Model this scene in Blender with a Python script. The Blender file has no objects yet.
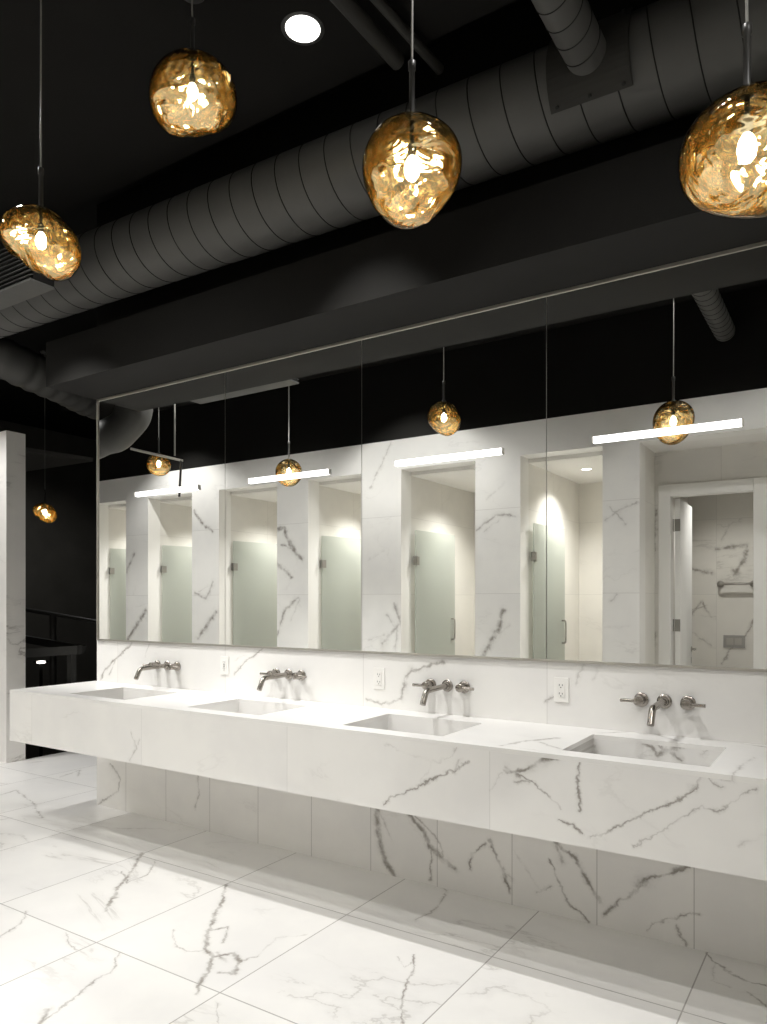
import bpy, bmesh, math, random
from mathutils import Vector, Matrix, noise
random.seed(7)
SC = bpy.context.scene
COL = SC.collection

# ------------------------------------------------------------------ camera numbers
F, PX, HZ = 733.0, 383.5, 600.0
PHI = math.atan(475 / 733.0)
CH, CY = 1.5, -3.37                       # camera height and its distance from the mirror wall
c_, s_ = math.cos(PHI), math.sin(PHI)

def ray(x, y):
    a = (x - PX) / F; b = (HZ - y) / F
    return Vector((a * c_ - s_, a * s_ + c_, b))
def on_y(x, y, Y):                        # where a sight line meets the upright plane at distance Y in front of the camera
    d = ray(x, y); t = Y / d.y
    return Vector((d.x * t, CY + Y, CH + d.z * t))
def on_z(x, y, z=0.0):
    d = ray(x, y); t = (z - CH) / d.z
    return Vector((d.x * t, CY + d.y * t, z))
def on_depth(x, y, zc):
    return Vector((0, CY, CH)) + ray(x, y) * zc
def mirrored(x, y, zc):
    p = on_depth(x, y, zc); p.y = -p.y; return p

# ------------------------------------------------------------------ mesh builder
class MB:
    def __init__(s): s.v = []; s.f = []; s.m = []; s.sm = []
    def add(s, vs, fs, m=0, smooth=False):
        b = len(s.v); s.v += [tuple(v) for v in vs]
        for k, f in enumerate(fs):
            s.f.append(tuple(b + i for i in f)); s.m.append(m[k] if isinstance(m, (list, tuple)) else m); s.sm.append(smooth)
        return s
    def box(s, x0, x1, y0, y1, z0, z1, m=0, mx=None, mz=None):
        mx = m if mx is None else mx; mz = m if mz is None else mz
        v = [(x0,y0,z0),(x1,y0,z0),(x1,y1,z0),(x0,y1,z0),(x0,y0,z1),(x1,y0,z1),(x1,y1,z1),(x0,y1,z1)]
        return s.add(v, [(0,3,2,1),(4,5,6,7),(0,1,5,4),(2,3,7,6),(1,2,6,5),(3,0,4,7)], [mz,mz,m,m,mx,mx])
    def hull(s, a, b, m=0):               # prism between two equal loops
        n = len(a); vs = list(a) + list(b)
        fs = [tuple(range(n - 1, -1, -1)), tuple(range(n, 2 * n))] + [(i, (i + 1) % n, n + (i + 1) % n, n + i) for i in range(n)]
        return s.add(vs, fs, m)
    def tube(s, pts, r, n=16, m=0, cap=True, smooth=True):
        pts = [Vector(p) for p in pts]; rs = r if isinstance(r, (list, tuple)) else [r] * len(pts)
        vs = []; prev = None
        for i, p in enumerate(pts):
            t = (pts[min(i + 1, len(pts) - 1)] - pts[max(i - 1, 0)]).normalized()
            if prev is None:
                u = t.orthogonal().normalized()
            else:
                u = (prev - t * prev.dot(t)).normalized()
            prev = u; w = t.cross(u)
            for k in range(n):
                a = 2 * math.pi * k / n
                vs.append(p + (u * math.cos(a) + w * math.sin(a)) * rs[i])
        fs = []
        for i in range(len(pts) - 1):
            for k in range(n):
                fs.append((i*n+k, i*n+(k+1)%n, (i+1)*n+(k+1)%n, (i+1)*n+k))
        s.add(vs, fs, m, smooth)
        if cap:
            s.add(vs[:n], [tuple(range(n-1,-1,-1))], m); s.add(vs[-n:], [tuple(range(n))], m)
        return s
    def lathe(s, prof, origin, axis='z', n=32, m=0, smooth=True):   # prof: (radius, along)
        o = Vector(origin)
        A = {'z': (Vector((1,0,0)),Vector((0,1,0)),Vector((0,0,1))), 'y': (Vector((1,0,0)),Vector((0,0,1)),Vector((0,-1,0))), 'x': (Vector((0,1,0)),Vector((0,0,1)),Vector((1,0,0)))}[axis]
        vs = []
        for r, h in prof:
            for k in range(n):
                a = 2 * math.pi * k / n
                vs.append(o + A[0]*(r*math.cos(a)) + A[1]*(r*math.sin(a)) + A[2]*h)
        fs = [(i*n+k, i*n+(k+1)%n, (i+1)*n+(k+1)%n, (i+1)*n+k) for i in range(len(prof)-1) for k in range(n)]
        return s.add(vs, fs, m, smooth)
    def build(s, name, mats, parent=None, bevel=0.0, fix=True):
        me = bpy.data.meshes.new(name)
        org = Vector((0,0,0)); q_ = parent
        while q_ is not None: org += Vector(q_.location); q_ = q_.parent
        me.from_pydata([tuple(Vector(v) - org) for v in s.v], [], s.f)
        mats = mats if isinstance(mats, (list, tuple)) else [mats]
        for m in mats: me.materials.append(m)
        for p, m, sm in zip(me.polygons, s.m, s.sm): p.material_index = m; p.use_smooth = sm
        if fix:
            bm = bmesh.new(); bm.from_mesh(me); bmesh.ops.recalc_face_normals(bm, faces=bm.faces); bm.to_mesh(me); bm.free()
        me.update()
        o = bpy.data.objects.new(name, me); COL.objects.link(o)
        if parent is not None: o.parent = parent
        if bevel:
            md = o.modifiers.new('edge', 'BEVEL'); md.width = bevel; md.segments = 2; md.limit_method = 'ANGLE'
        return o

def tag(o, label=None, cat=None, group=None, kind=None):
    if label: o['label'] = label
    if cat: o['category'] = cat
    if group: o['group'] = group
    if kind: o['kind'] = kind
    return o
def empty(name, loc, label, cat, group=None):
    o = bpy.data.objects.new(name, None); COL.objects.link(o); o.location = loc
    o.empty_display_size = .1
    bpy.context.view_layer.update()
    return tag(o, label, cat, group)
def structure(mb, name, mats, bevel=0.0):
    return tag(mb.build(name, mats, None, bevel), kind='structure')
def copy_tree(o, parent=None):
    c = o.copy(); COL.objects.link(c)
    if parent is not None: c.parent = parent
    for ch in list(o.children): copy_tree(ch, c)
    return c

# ------------------------------------------------------------------ materials
def new_mat(name):
    m = bpy.data.materials.new(name); m.use_nodes = True
    nt = m.node_tree; nt.nodes.clear()
    out = nt.nodes.new('ShaderNodeOutputMaterial')
    return m, nt, out
def principled(name, col, rough=.5, metal=0.0, spec=.5, bump=None, var=0.0, **kw):
    m, nt, out = new_mat(name)
    p = nt.nodes.new('ShaderNodeBsdfPrincipled'); nt.links.new(p.outputs[0], out.inputs[0])
    p.inputs['Base Color'].default_value = (*col, 1); p.inputs['Roughness'].default_value = rough
    p.inputs['Metallic'].default_value = metal; p.inputs['Specular IOR Level'].default_value = spec
    tc = nt.nodes.new('ShaderNodeTexCoord')
    if var:
        n = nt.nodes.new('ShaderNodeTexNoise'); n.inputs['Scale'].default_value = 2.3; n.inputs['Detail'].default_value = 5
        nt.links.new(tc.outputs['Object'], n.inputs['Vector'])
        mx = nt.nodes.new('ShaderNodeMix'); mx.data_type = 'RGBA'
        mx.inputs[6].default_value = (*[v*(1-var) for v in col], 1); mx.inputs[7].default_value = (*[min(1,v*(1+var)) for v in col], 1)
        nt.links.new(n.outputs[0], mx.inputs[0]); nt.links.new(mx.outputs[2], p.inputs['Base Color'])
    if bump:
        n = nt.nodes.new('ShaderNodeTexNoise'); n.inputs['Scale'].default_value = bump[0]; n.inputs['Detail'].default_value = 4
        nt.links.new(tc.outputs['Object'], n.inputs['Vector'])
        b = nt.nodes.new('ShaderNodeBump'); b.inputs['Strength'].default_value = bump[1]; b.inputs['Distance'].default_value = .01
        nt.links.new(n.outputs[0], b.inputs['Height']); nt.links.new(b.outputs[0], p.inputs['Normal'])
    return m
def emission(name, col, strength):
    m, nt, out = new_mat(name)
    e = nt.nodes.new('ShaderNodeEmission'); e.inputs[0].default_value = (*col, 1); e.inputs[1].default_value = strength
    nt.links.new(e.outputs[0], out.inputs[0]); return m

def seg_group():
    g = bpy.data.node_groups.new('vein_segment', 'ShaderNodeTree')
    I = g.interface
    for n, t in (('P','NodeSocketVector'),('A','NodeSocketVector'),('B','NodeSocketVector'),('Width','NodeSocketFloat'),('Strength','NodeSocketFloat'),('Acc','NodeSocketFloat')):
        I.new_socket(n, in_out='INPUT', socket_type=t)
    I.new_socket('Value', in_out='OUTPUT', socket_type='NodeSocketFloat')
    I.new_socket('P', in_out='OUTPUT', socket_type='NodeSocketVector')
    gi = g.nodes.new('NodeGroupInput'); go = g.nodes.new('NodeGroupOutput')
    def vm(op, a, b=None):
        n = g.nodes.new('ShaderNodeVectorMath'); n.operation = op; g.links.new(a, n.inputs[0])
        if b is not None: g.links.new(b, n.inputs[1])
        return n
    def mm(op, a, b=None, clamp=False):
        n = g.nodes.new('ShaderNodeMath'); n.operation = op; n.use_clamp = clamp; g.links.new(a, n.inputs[0])
        if b is not None: g.links.new(b, n.inputs[1])
        return n.outputs[0]
    pa = vm('SUBTRACT', gi.outputs[0], gi.outputs[1]).outputs[0]; ba = vm('SUBTRACT', gi.outputs[2], gi.outputs[1]).outputs[0]
    h = mm('DIVIDE', vm('DOT_PRODUCT', pa, ba).outputs['Value'], vm('DOT_PRODUCT', ba, ba).outputs['Value'], True)
    sc = g.nodes.new('ShaderNodeVectorMath'); sc.operation = 'SCALE'; g.links.new(ba, sc.inputs[0]); g.links.new(h, sc.inputs['Scale'])
    d = vm('DISTANCE', pa, sc.outputs[0]).outputs['Value']
    q = mm('DIVIDE', d, gi.outputs[3])
    inv = g.nodes.new('ShaderNodeMath'); inv.operation = 'SUBTRACT'; inv.use_clamp = True; inv.inputs[0].default_value = 1.0; g.links.new(q, inv.inputs[1])
    v = mm('MULTIPLY', inv.outputs[0], gi.outputs[4])
    best = mm('MAXIMUM', v, gi.outputs[5]); g.links.new(best, go.inputs[0])
    tiny = g.nodes.new('ShaderNodeMath'); tiny.operation = 'MULTIPLY'; g.links.new(best, tiny.inputs[0]); tiny.inputs[1].default_value = 1e-6
    nx = vm('ADD', gi.outputs[0], tiny.outputs[0]); g.links.new(nx.outputs[0], go.inputs[1])
    return g
SEG = seg_group()

def marble(name, plane, tile, veins=(), base=(.80,.79,.765), joint=.0035, jointcol=(.30,.285,.265), rnd=.5, rough=.32, jointmix=.8, seed=0.0, vcol=(.20,.178,.15), spec=.35):
    """tile = (pitch u, offset u, pitch v, offset v); pitch 0 = no joint that way"""
    m, nt, out = new_mat(name); N = nt.nodes; L = nt.links
    def math_(op, a, b=0.0, clamp=False):
        n = N.new('ShaderNodeMath'); n.operation = op; n.use_clamp = clamp
        for i, x in enumerate((a, b)):
            if isinstance(x, (int, float)): n.inputs[i].default_value = x
            else: L.new(x, n.inputs[i])
        return n.outputs[0]
    geo = N.new('ShaderNodeTexCoord'); sep = N.new('ShaderNodeSeparateXYZ')
    gp = N.new('ShaderNodeNewGeometry'); L.new(gp.outputs['Position'], sep.inputs[0])
    ax = {'x': sep.outputs[0], 'y': sep.outputs[1], 'z': sep.outputs[2]}
    u, v = ax[plane[0]], ax[plane[1]]
    comb = N.new('ShaderNodeCombineXYZ'); L.new(u, comb.inputs[0]); L.new(v, comb.inputs[1]); comb.inputs[2].default_value = seed
    uv = comb.outputs[0]
    pu, ou, pv, ov = tile
    jm = None; cells = []
    for k, (w, p, o) in enumerate(((u, pu, ou), (v, pv, ov))):
        if not p: cells.append(None); continue
        q = math_('DIVIDE', math_('SUBTRACT', w, o), p)
        cells.append(math_('FLOOR', q))
        fr = math_('FRACT', q)
        d = math_('MULTIPLY', math_('MINIMUM', fr, math_('SUBTRACT', 1.0, fr)), p)
        ln = math_('LESS_THAN', d, joint / 2)
        jm = ln if jm is None else math_('MAXIMUM', jm, ln)
    cc = N.new('ShaderNodeCombineXYZ'); cc.inputs[2].default_value = seed
    for k, ce in enumerate(cells):
        if ce is not None: L.new(ce, cc.inputs[k])
    wn = N.new('ShaderNodeTexWhiteNoise'); wn.noise_dimensions = '3D'; L.new(cc.outputs[0], wn.inputs[0])
    off = N.new('ShaderNodeVectorMath'); off.operation = 'SCALE'; L.new(wn.outputs['Color'], off.inputs[0]); off.inputs['Scale'].default_value = 41.0
    pr = N.new('ShaderNodeVectorMath'); pr.operation = 'ADD'; L.new(uv, pr.inputs[0]); L.new(off.outputs[0], pr.inputs[1])
    def noise_(vec, scale, detail=4, dist=0.0, rough_=.55):
        n = N.new('ShaderNodeTexNoise'); n.inputs['Scale'].default_value = scale; n.inputs['Detail'].default_value = detail
        n.inputs['Distortion'].default_value = dist; n.inputs['Roughness'].default_value = rough_; L.new(vec, n.inputs['Vector']); return n
    def maprange(x, a, b, c, d):
        n = N.new('ShaderNodeMapRange'); n.interpolation_type = 'SMOOTHSTEP'; L.new(x, n.inputs[0])
        for i, q in enumerate((a, b, c, d)): n.inputs[i + 1].default_value = q
        return n.outputs[0]
    # free-running veins, different on every tile
    mp = N.new('ShaderNodeMapping'); mp.inputs['Rotation'].default_value = (0, 0, -.75); mp.inputs['Scale'].default_value = (.75, 1.9, 1); L.new(pr.outputs[0], mp.inputs[0])
    n1 = noise_(mp.outputs[0], 1.1, 7, .5, .58)
    ridge = math_('ABSOLUTE', math_('SUBTRACT', n1.outputs[0], .5))
    thin = maprange(ridge, .0, .011, 1, 0); soft = maprange(ridge, 0, .06, 1, 0)
    mask = maprange(noise_(pr.outputs[0], 1.6, 2).outputs[0], .48, .66, 0, 1)
    fine = math_('MULTIPLY', mask, math_('ADD', math_('MULTIPLY', thin, .62), math_('MULTIPLY', soft, .16)))
    total = math_('MULTIPLY', fine, rnd)
    # the drawn lines of this slab: veins, and corner shade on the basin
    if veins:
        wa = noise_(uv, 7.0, 5, 0, .62); wb = N.new('ShaderNodeVectorMath'); wb.operation = 'SUBTRACT'; L.new(wa.outputs['Color'], wb.inputs[0]); wb.inputs[1].default_value = (.5, .5, .5)
        wc = N.new('ShaderNodeVectorMath'); wc.operation = 'MULTIPLY'; L.new(wb.outputs[0], wc.inputs[0]); wc.inputs[1].default_value = (.07, .07, 0)
        wd = N.new('ShaderNodeVectorMath'); wd.operation = 'ADD'; L.new(uv, wd.inputs[0]); L.new(wc.outputs[0], wd.inputs[1])
        wf = noise_(uv, 34.0, 3, 0, .6); we = N.new('ShaderNodeVectorMath'); we.operation = 'SUBTRACT'; L.new(wf.outputs['Color'], we.inputs[0]); we.inputs[1].default_value = (.5, .5, .5)
        wg = N.new('ShaderNodeVectorMath'); wg.operation = 'MULTIPLY_ADD'; L.new(we.outputs[0], wg.inputs[0]); wg.inputs[1].default_value = (.030, .030, 0); L.new(wd.outputs[0], wg.inputs[2])
        acc = None; pos = wg.outputs[0]
        for line in veins:
            pts, w, st = line
            for a, b in zip(pts[:-1], pts[1:]):
                g = N.new('ShaderNodeGroup'); g.node_tree = SEG; L.new(pos, g.inputs[0])
                g.inputs[1].default_value = (a[0], a[1], seed); g.inputs[2].default_value = (b[0], b[1], seed)
                g.inputs[3].default_value = w * 2.9; g.inputs[4].default_value = st
                if acc is not None: L.new(acc, g.inputs[5])
                acc = g.outputs[0]; pos = g.outputs[1]
        vn = noise_(uv, 13.0, 4).outputs[0]
        core = maprange(acc, .50, .95, 0, .66); hal = maprange(acc, 0, .8, 0, .24)
        core = math_('MULTIPLY', core, maprange(vn, .3, .6, .25, 1)); 
        hal = math_('MULTIPLY', hal, maprange(vn, .38, .7, 0.1, 1))
        total = math_('MAXIMUM', total, math_('ADD', core, hal))
    cloud = noise_(pr.outputs[0], 2.2, 5)
    bm_ = N.new('ShaderNodeMix'); bm_.data_type = 'RGBA'; L.new(maprange(cloud.outputs[0], .35, .7, 0, 1), bm_.inputs[0])
    bm_.inputs[6].default_value = (*[b * 1.02 for b in base], 1); bm_.inputs[7].default_value = (base[0]*.955, base[1]*.955, base[2]*.965, 1)
    mv = N.new('ShaderNodeMix'); mv.data_type = 'RGBA'; mv.clamp_factor = True; L.new(total, mv.inputs[0]); L.new(bm_.outputs[2], mv.inputs[6]); mv.inputs[7].default_value = (*vcol, 1)
    col = mv.outputs[2]
    if jm is not None:
        mj = N.new('ShaderNodeMix'); mj.data_type = 'RGBA'; L.new(math_('MULTIPLY', jm, jointmix), mj.inputs[0]); L.new(col, mj.inputs[6]); mj.inputs[7].default_value = (*jointcol, 1); col = mj.outputs[2]
    p = N.new('ShaderNodeBsdfPrincipled'); L.new(col, p.inputs['Base Color']); p.inputs['Roughness'].default_value = rough
    p.inputs['Specular IOR Level'].default_value = spec
    L.new(p.outputs[0], out.inputs[0])
    return m

def vz(lines, z=0.0):                      # photo lines on a level surface -> (x, y)
    return [([tuple(on_z(x, y, z))[:2] for x, y in pts], w, st) for pts, w, st in lines]
def vy(lines, Y):                          # photo lines on an upright surface -> (x, z)
    return [([(on_y(x, y, Y).x, on_y(x, y, Y).z) for x, y in pts], w, st) for pts, w, st in lines]

FV = vz([
 ([(140,853),(130,873),(118,888),(115,897),(105,911)], .011, 1.0), ([(128,883),(147,875),(157,860)], .006, .8), ([(122,872),(128,883)], .008, .9),
 ([(228,884),(222,902),(214,920),(207,932),(205,947),(213,957),(205,974),(197,993)], .009, 1.0), ([(207,932),(227,926),(222,942)], .007, .9),
 ([(213,957),(233,953),(238,963),(232,974),(217,972)], .009, 1.0), ([(172,930),(174,947),(187,952),(210,950)], .004, .75), ([(238,962),(256,957)], .005, .8), ([(216,952),(226,962)], .009, .9),
 ([(120,953),(110,972),(97,978),(80,995),(63,1007),(43,1021)], .006, .85), ([(49,1008),(41,1023)], .012, .9),
 ([(0,938),(20,924),(25,912)], .007, .8), ([(68,933),(68,944),(78,949)], .006, .8),
 ([(413,955),(416,967),(411,979),(403,994),(401,1004),(405,1023)], .006, .95), ([(396,957),(404,967),(413,962)], .004, .75),
 ([(441,884),(446,895),(430,913),(416,920)], .008, .8), ([(256,957),(276,938),(306,935)], .005, .65),
 ([(706,950),(715,963),(731,973),(745,980),(767,986)], .006, .95), ([(750,992),(767,1009)], .008, .9), ([(715,963),(712,980),(728,986)], .005, .7),
 ([(0,795),(17,790),(33,803),(43,818)], .010, .8), ([(27,763),(47,761)], .012, .8), ([(60,777),(80,770),(77,777)], .011, .8), ([(0,820),(10,818)], .008, .7), ([(218,1001),(219,1023)], .005, .75)])
BV = vy([
 ([(376,806),(379,840),(386,860),(395,876)], .016, 1), ([(380,812),(392,840)], .010, .7), ([(408,812),(425,835),(428,847),(443,859),(455,870)], .013, 1), ([(426,835),(431,857),(431,880)], .008, .9),
 ([(413,812),(436,840),(444,858)], .008, .8), ([(469,868),(471,852),(486,843)], .008, .9), ([(489,840),(503,868),(509,893)], .009, 1), ([(500,870),(512,880)], .008, .7),
 ([(555,841),(575,858),(588,883),(600,903)], .010, 1), ([(550,861),(560,883),(567,900),(590,921)], .007, .95), ([(556,841),(563,862)], .012, .85), ([(538,893),(553,887)], .006, .8),
 ([(603,915),(625,900),(645,880),(668,871),(696,866)], .008, .95), ([(636,885),(650,880)], .018, .75), ([(672,869),(695,865)], .012, .85), ([(646,931),(655,923),(681,916),(699,913)], .006, .85), ([(678,926),(686,943)], .006, .85),
 ([(110,764),(120,780),(118,792),(99,804)], .010, .85), ([(198,770),(200,794),(195,808)], .008, .75), ([(513,850),(522,862),(540,892)], .004, .6)], 3.37)
SV = vy([
 ([(131,643),(124,651),(116,659),(106,669),(101,680)], .009, 1), ([(149,645),(145,656)], .005, .7), ([(116,659),(110,675)], .007, .8),
 ([(262,649),(247,660),(234,676)], .007, .85), ([(246,655),(234,660)], .005, .6), ([(444,661),(434,663),(412,671),(406,679),(402,699)], .011, .85), ([(402,699),(383,704),(366,700)], .008, .85),
 ([(412,668),(404,692)], .015, .7), ([(583,664),(576,687)], .009, .7), ([(554,696),(547,701)], .007, .8), ([(601,663),(592,680)], .006, .6)], 3.37)
QV = vy([
 ([(468,759),(454,771),(443,773),(418,785),(402,794),(385,804)], .0055, .95), ([(457,747),(446,763)], .004, .75), ([(386,745),(432,762),(465,763)], .003, .6), ([(432,762),(418,785)], .003, .6), ([(455,768),(460,760)], .008, .8),
 ([(562,756),(542,760),(525,771),(514,772),(506,769)], .008, 1), ([(548,758),(530,768)], .013, .85), ([(514,772),(525,780),(539,789),(552,799),(562,809)], .0045, .9), ([(505,771),(490,790)], .004, .7), ([(508,766),(520,777)], .010, .85),
 ([(581,761),(576,778),(576,794),(579,811)], .006, .95), ([(560,821),(573,825),(584,835)], .005, .9), ([(515,783),(528,784)], .006, .8),
 ([(703,777),(695,789),(681,797),(662,806),(641,817),(619,826),(591,838)], .005, .95), ([(703,777),(723,790)], .005, .8), ([(706,778),(690,790)], .011, .75),
 ([(757,788),(735,802),(716,812),(703,806),(687,816),(668,830),(633,845)], .005, .8), ([(767,833),(738,846)], .004, .65), ([(723,780),(734,784)], .006, .7),
 ([(131,732),(136,747),(129,759)], .008, .75), ([(140,740),(136,747)], .006, .7)], 2.72)
TV = vz([([(500,746),(525,741),(560,738)], .010, .9), ([(540,742),(563,750)], .008, .8), ([(600,733),(640,731),(680,741)], .009, .8), ([(733,775),(754,757)], .008, .75), ([(700,736),(767,747)], .007, .8), ([(520,748),(545,752)], .006, .7)], .907)
PV = vy([
 ([(279,530),(285,528),(288,539),(302,559)], .026, 1), ([(283,545),(292,548),(300,556)], .016, .9), ([(277,563),(292,577)], .022, .95), ([(299,598),(285,611),(277,639)], .020, .85), ([(300,600),(292,620)], .012, .7),
 ([(135,555),(128,572)], .028, .85), ([(147,611),(137,626),(128,640)], .030, .95), ([(195,511),(202,522),(213,532)], .020, .95), ([(196,593),(207,599),(214,582)], .022, .8), ([(217,612),(210,623),(199,638)], .028, .9), ([(214,584),(200,592)], .014, .7),
 ([(393,438),(383,464),(371,488)], .020, .75), ([(395,604),(401,624),(383,643)], .024, .8), ([(388,615),(398,632),(396,650)], .02, .7), ([(370,640),(385,635)], .014, .7),
 ([(477,530),(497,514),(517,516)], .016, .8), ([(485,532),(500,520)], .012, .7), ([(505,611),(499,628),(484,656)], .026, .95), ([(505,483),(488,500)], .010, .6), ([(497,635),(510,625)], .012, .6),
 ([(637,503),(619,511),(605,521)], .016, .75), ([(610,506),(626,524)], .012, .75), ([(617,594),(611,601)], .014, .7), ([(606,627),(632,627)], .008, .5), ([(385,550),(370,560)], .01, .6)], 6.4)
DV = vy([([(652,490),(655,540),(650,594)], .016, .9), ([(645,594),(650,540)], .01, .7), ([(656,512),(655,530)], .02, .9), ([(655,632),(653,662)], .018, .8)], 6.95)
RV = vy([([(718,549),(747,546),(746,556),(735,574)], .022, 1), ([(733,570),(738,575)], .035, .9), ([(692,568),(711,574)], .022, .9), ([(692,614),(702,601),(711,617)], .014, .9), ([(692,632),(711,646)], .016, .8), ([(692,610),(706,606)], .012, .8),
 ([(754,620),(745,638),(730,650),(723,664)], .014, .85), ([(730,524),(722,540)], .012, .7)], 8.5)

BL = (.80, .79, .765)
M = {}
M['floor'] = marble('floor_marble', 'xy', (.7535, -.54, .825, -.535), FV, rnd=.42, seed=0, joint=.0055, rough=.28)
M['base'] = marble('base_marble', 'xz', (.4187, -4.78, 0, 0), BV, rnd=.12, base=(.79,.775,.745), joint=.004, jointcol=(.34,.32,.30), jointmix=.7)
M['splash'] = marble('splash_marble', 'xz', (1.067, -1.251, 0, 0), SV, rnd=.12, joint=.003, jointcol=(.5,.48,.46), jointmix=.6)
M['fascia'] = marble('fascia_marble', 'xz', (1.067, -1.251, 0, 0), QV, rnd=.15, joint=.003, jointcol=(.55,.54,.52), jointmix=.55)
M['top'] = marble('top_marble', 'xy', (0, 0, 0, 0), TV, rnd=.15)
M['side'] = marble('side_marble', 'yz', (0, 0, 0, 0), (), rnd=.2)
KV = vy([([(645,742),(652,750),(658,755),(670,748),(686,745)], .010, .95), ([(668,749),(682,760)], .008, .9), ([(655,742),(664,752)], .009, .8), ([(700,757),(716,748)], .006, .7), ([(589,736),(594,752)], .014, .95)], 3.22)  # last stroke paints shade in the near basin's left corner, drawn like a vein
M['basin'] = marble('basin_marble', 'xz', (0, 0, 0, 0), KV, rnd=.35)
M['stallwall'] = marble('stall_marble', 'xz', (0, 0, .80, -.04), PV, rnd=.18, joint=.005, jointcol=(.55,.53,.5), jointmix=.5, base=(.87,.86,.835))
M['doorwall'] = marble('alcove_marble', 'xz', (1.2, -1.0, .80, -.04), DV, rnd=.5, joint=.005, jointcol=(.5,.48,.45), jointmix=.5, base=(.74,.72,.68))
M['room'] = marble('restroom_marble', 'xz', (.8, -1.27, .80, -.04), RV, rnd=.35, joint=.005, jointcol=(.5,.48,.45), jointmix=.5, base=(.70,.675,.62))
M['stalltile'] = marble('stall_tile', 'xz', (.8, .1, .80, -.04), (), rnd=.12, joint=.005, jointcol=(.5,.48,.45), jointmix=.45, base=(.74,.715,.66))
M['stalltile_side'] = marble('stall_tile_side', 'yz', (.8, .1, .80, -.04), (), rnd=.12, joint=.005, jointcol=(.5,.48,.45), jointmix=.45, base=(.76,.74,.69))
M['partition'] = marble('partition_marble', 'xz', (1.2, -7.4, 0, 0), (), rnd=.5, base=(.72,.70,.67))
M['partition_side'] = marble('partition_marble_side', 'yz', (0, 0, 0, 0), (), rnd=.9, base=(.76,.74,.70), seed=3.3)
M['white'] = principled('white_paint', (.83,.82,.79), .45, var=.02)
M['stallceil'] = principled('stall_ceiling_paint', (.80,.785,.75), .7, var=.02)
M['black'] = principled('black_paint', (.0085,.0081,.0072), .85, spec=.12, var=.25)
M['soffit'] = principled('charcoal_paint', (.022,.0215,.0205), .75, spec=.15, var=.15)
M['charcoal'] = principled('dark_plaster', (.09,.086,.076), .8, spec=.1, var=.3)
M['duct'] = principled('painted_duct', (.074,.073,.069), .55, spec=.3, var=.2, bump=(9, .15))
M['pipe'] = principled('black_pipe', (.030,.029,.026), .6, spec=.2, var=.2)
M['greyduct'] = principled('grey_duct', (.16,.155,.145), .6, var=.1)
M['seam'] = principled('duct_seam', (.012,.012,.011), .6, spec=.2, var=.2)
M['dark'] = principled('dark_metal', (.035,.034,.032), .4, spec=.4, var=.2)
M['alu'] = principled('brushed_aluminium', (.50,.48,.44), .42, 1.0, var=.08)
M['nickel'] = principled('brushed_nickel', (.34,.315,.285), .27, 1.0, var=.08)
M['chrome'] = principled('satin_chrome', (.45,.43,.40), .3, 1.0, var=.05)
M['steel'] = principled('hinge_steel', (.30,.29,.27), .35, 1.0, var=.05)
M['plastic'] = principled('white_plastic', (.84,.83,.80), .35, var=.02)
M['hole'] = principled('slot_black', (.02,.02,.02), .6, var=.1)
M['greyplate'] = principled('grey_plate', (.36,.35,.33), .4, .3, var=.1)
M['led'] = emission('led_strip', (1.0, .98, .95), 8.0)
M['disc'] = emission('downlight_lens', (1.0, .97, .92), 5.0)
M['disc_small'] = emission('small_downlight_lens', (1.0, .95, .86), 10.0)
M['bulb'] = emission('warm_bulb', (1.0, .89, .68), 160.0)
# mirror silvering
m, nt, out = new_mat('mirror_silver'); g = nt.nodes.new('ShaderNodeBsdfGlossy'); g.inputs['Color'].default_value = (.90,.905,.885,1); g.inputs['Roughness'].default_value = 0.0
nt.links.new(g.outputs[0], out.inputs[0]); M['mirror'] = m
# frosted glass
m, nt, out = new_mat('frosted_glass')
t = nt.nodes.new('ShaderNodeBsdfTransparent'); t.inputs[0].default_value = (.90,.92,.89,1)
d = nt.nodes.new('ShaderNodeBsdfDiffuse'); d.inputs[0].default_value = (.68,.70,.665,1)
tl = nt.nodes.new('ShaderNodeBsdfTranslucent'); tl.inputs[0].default_value = (.72,.74,.70,1)
a1 = nt.nodes.new('ShaderNodeMixShader'); a1.inputs[0].default_value = .55; nt.links.new(d.outputs[0], a1.inputs[1]); nt.links.new(tl.outputs[0], a1.inputs[2])
a2 = nt.nodes.new('ShaderNodeMixShader'); a2.inputs[0].default_value = .72; nt.links.new(t.outputs[0], a2.inputs[1]); nt.links.new(a1.outputs[0], a2.inputs[2])
nt.links.new(a2.outputs[0], out.inputs[0]); M['frost'] = m
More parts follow.
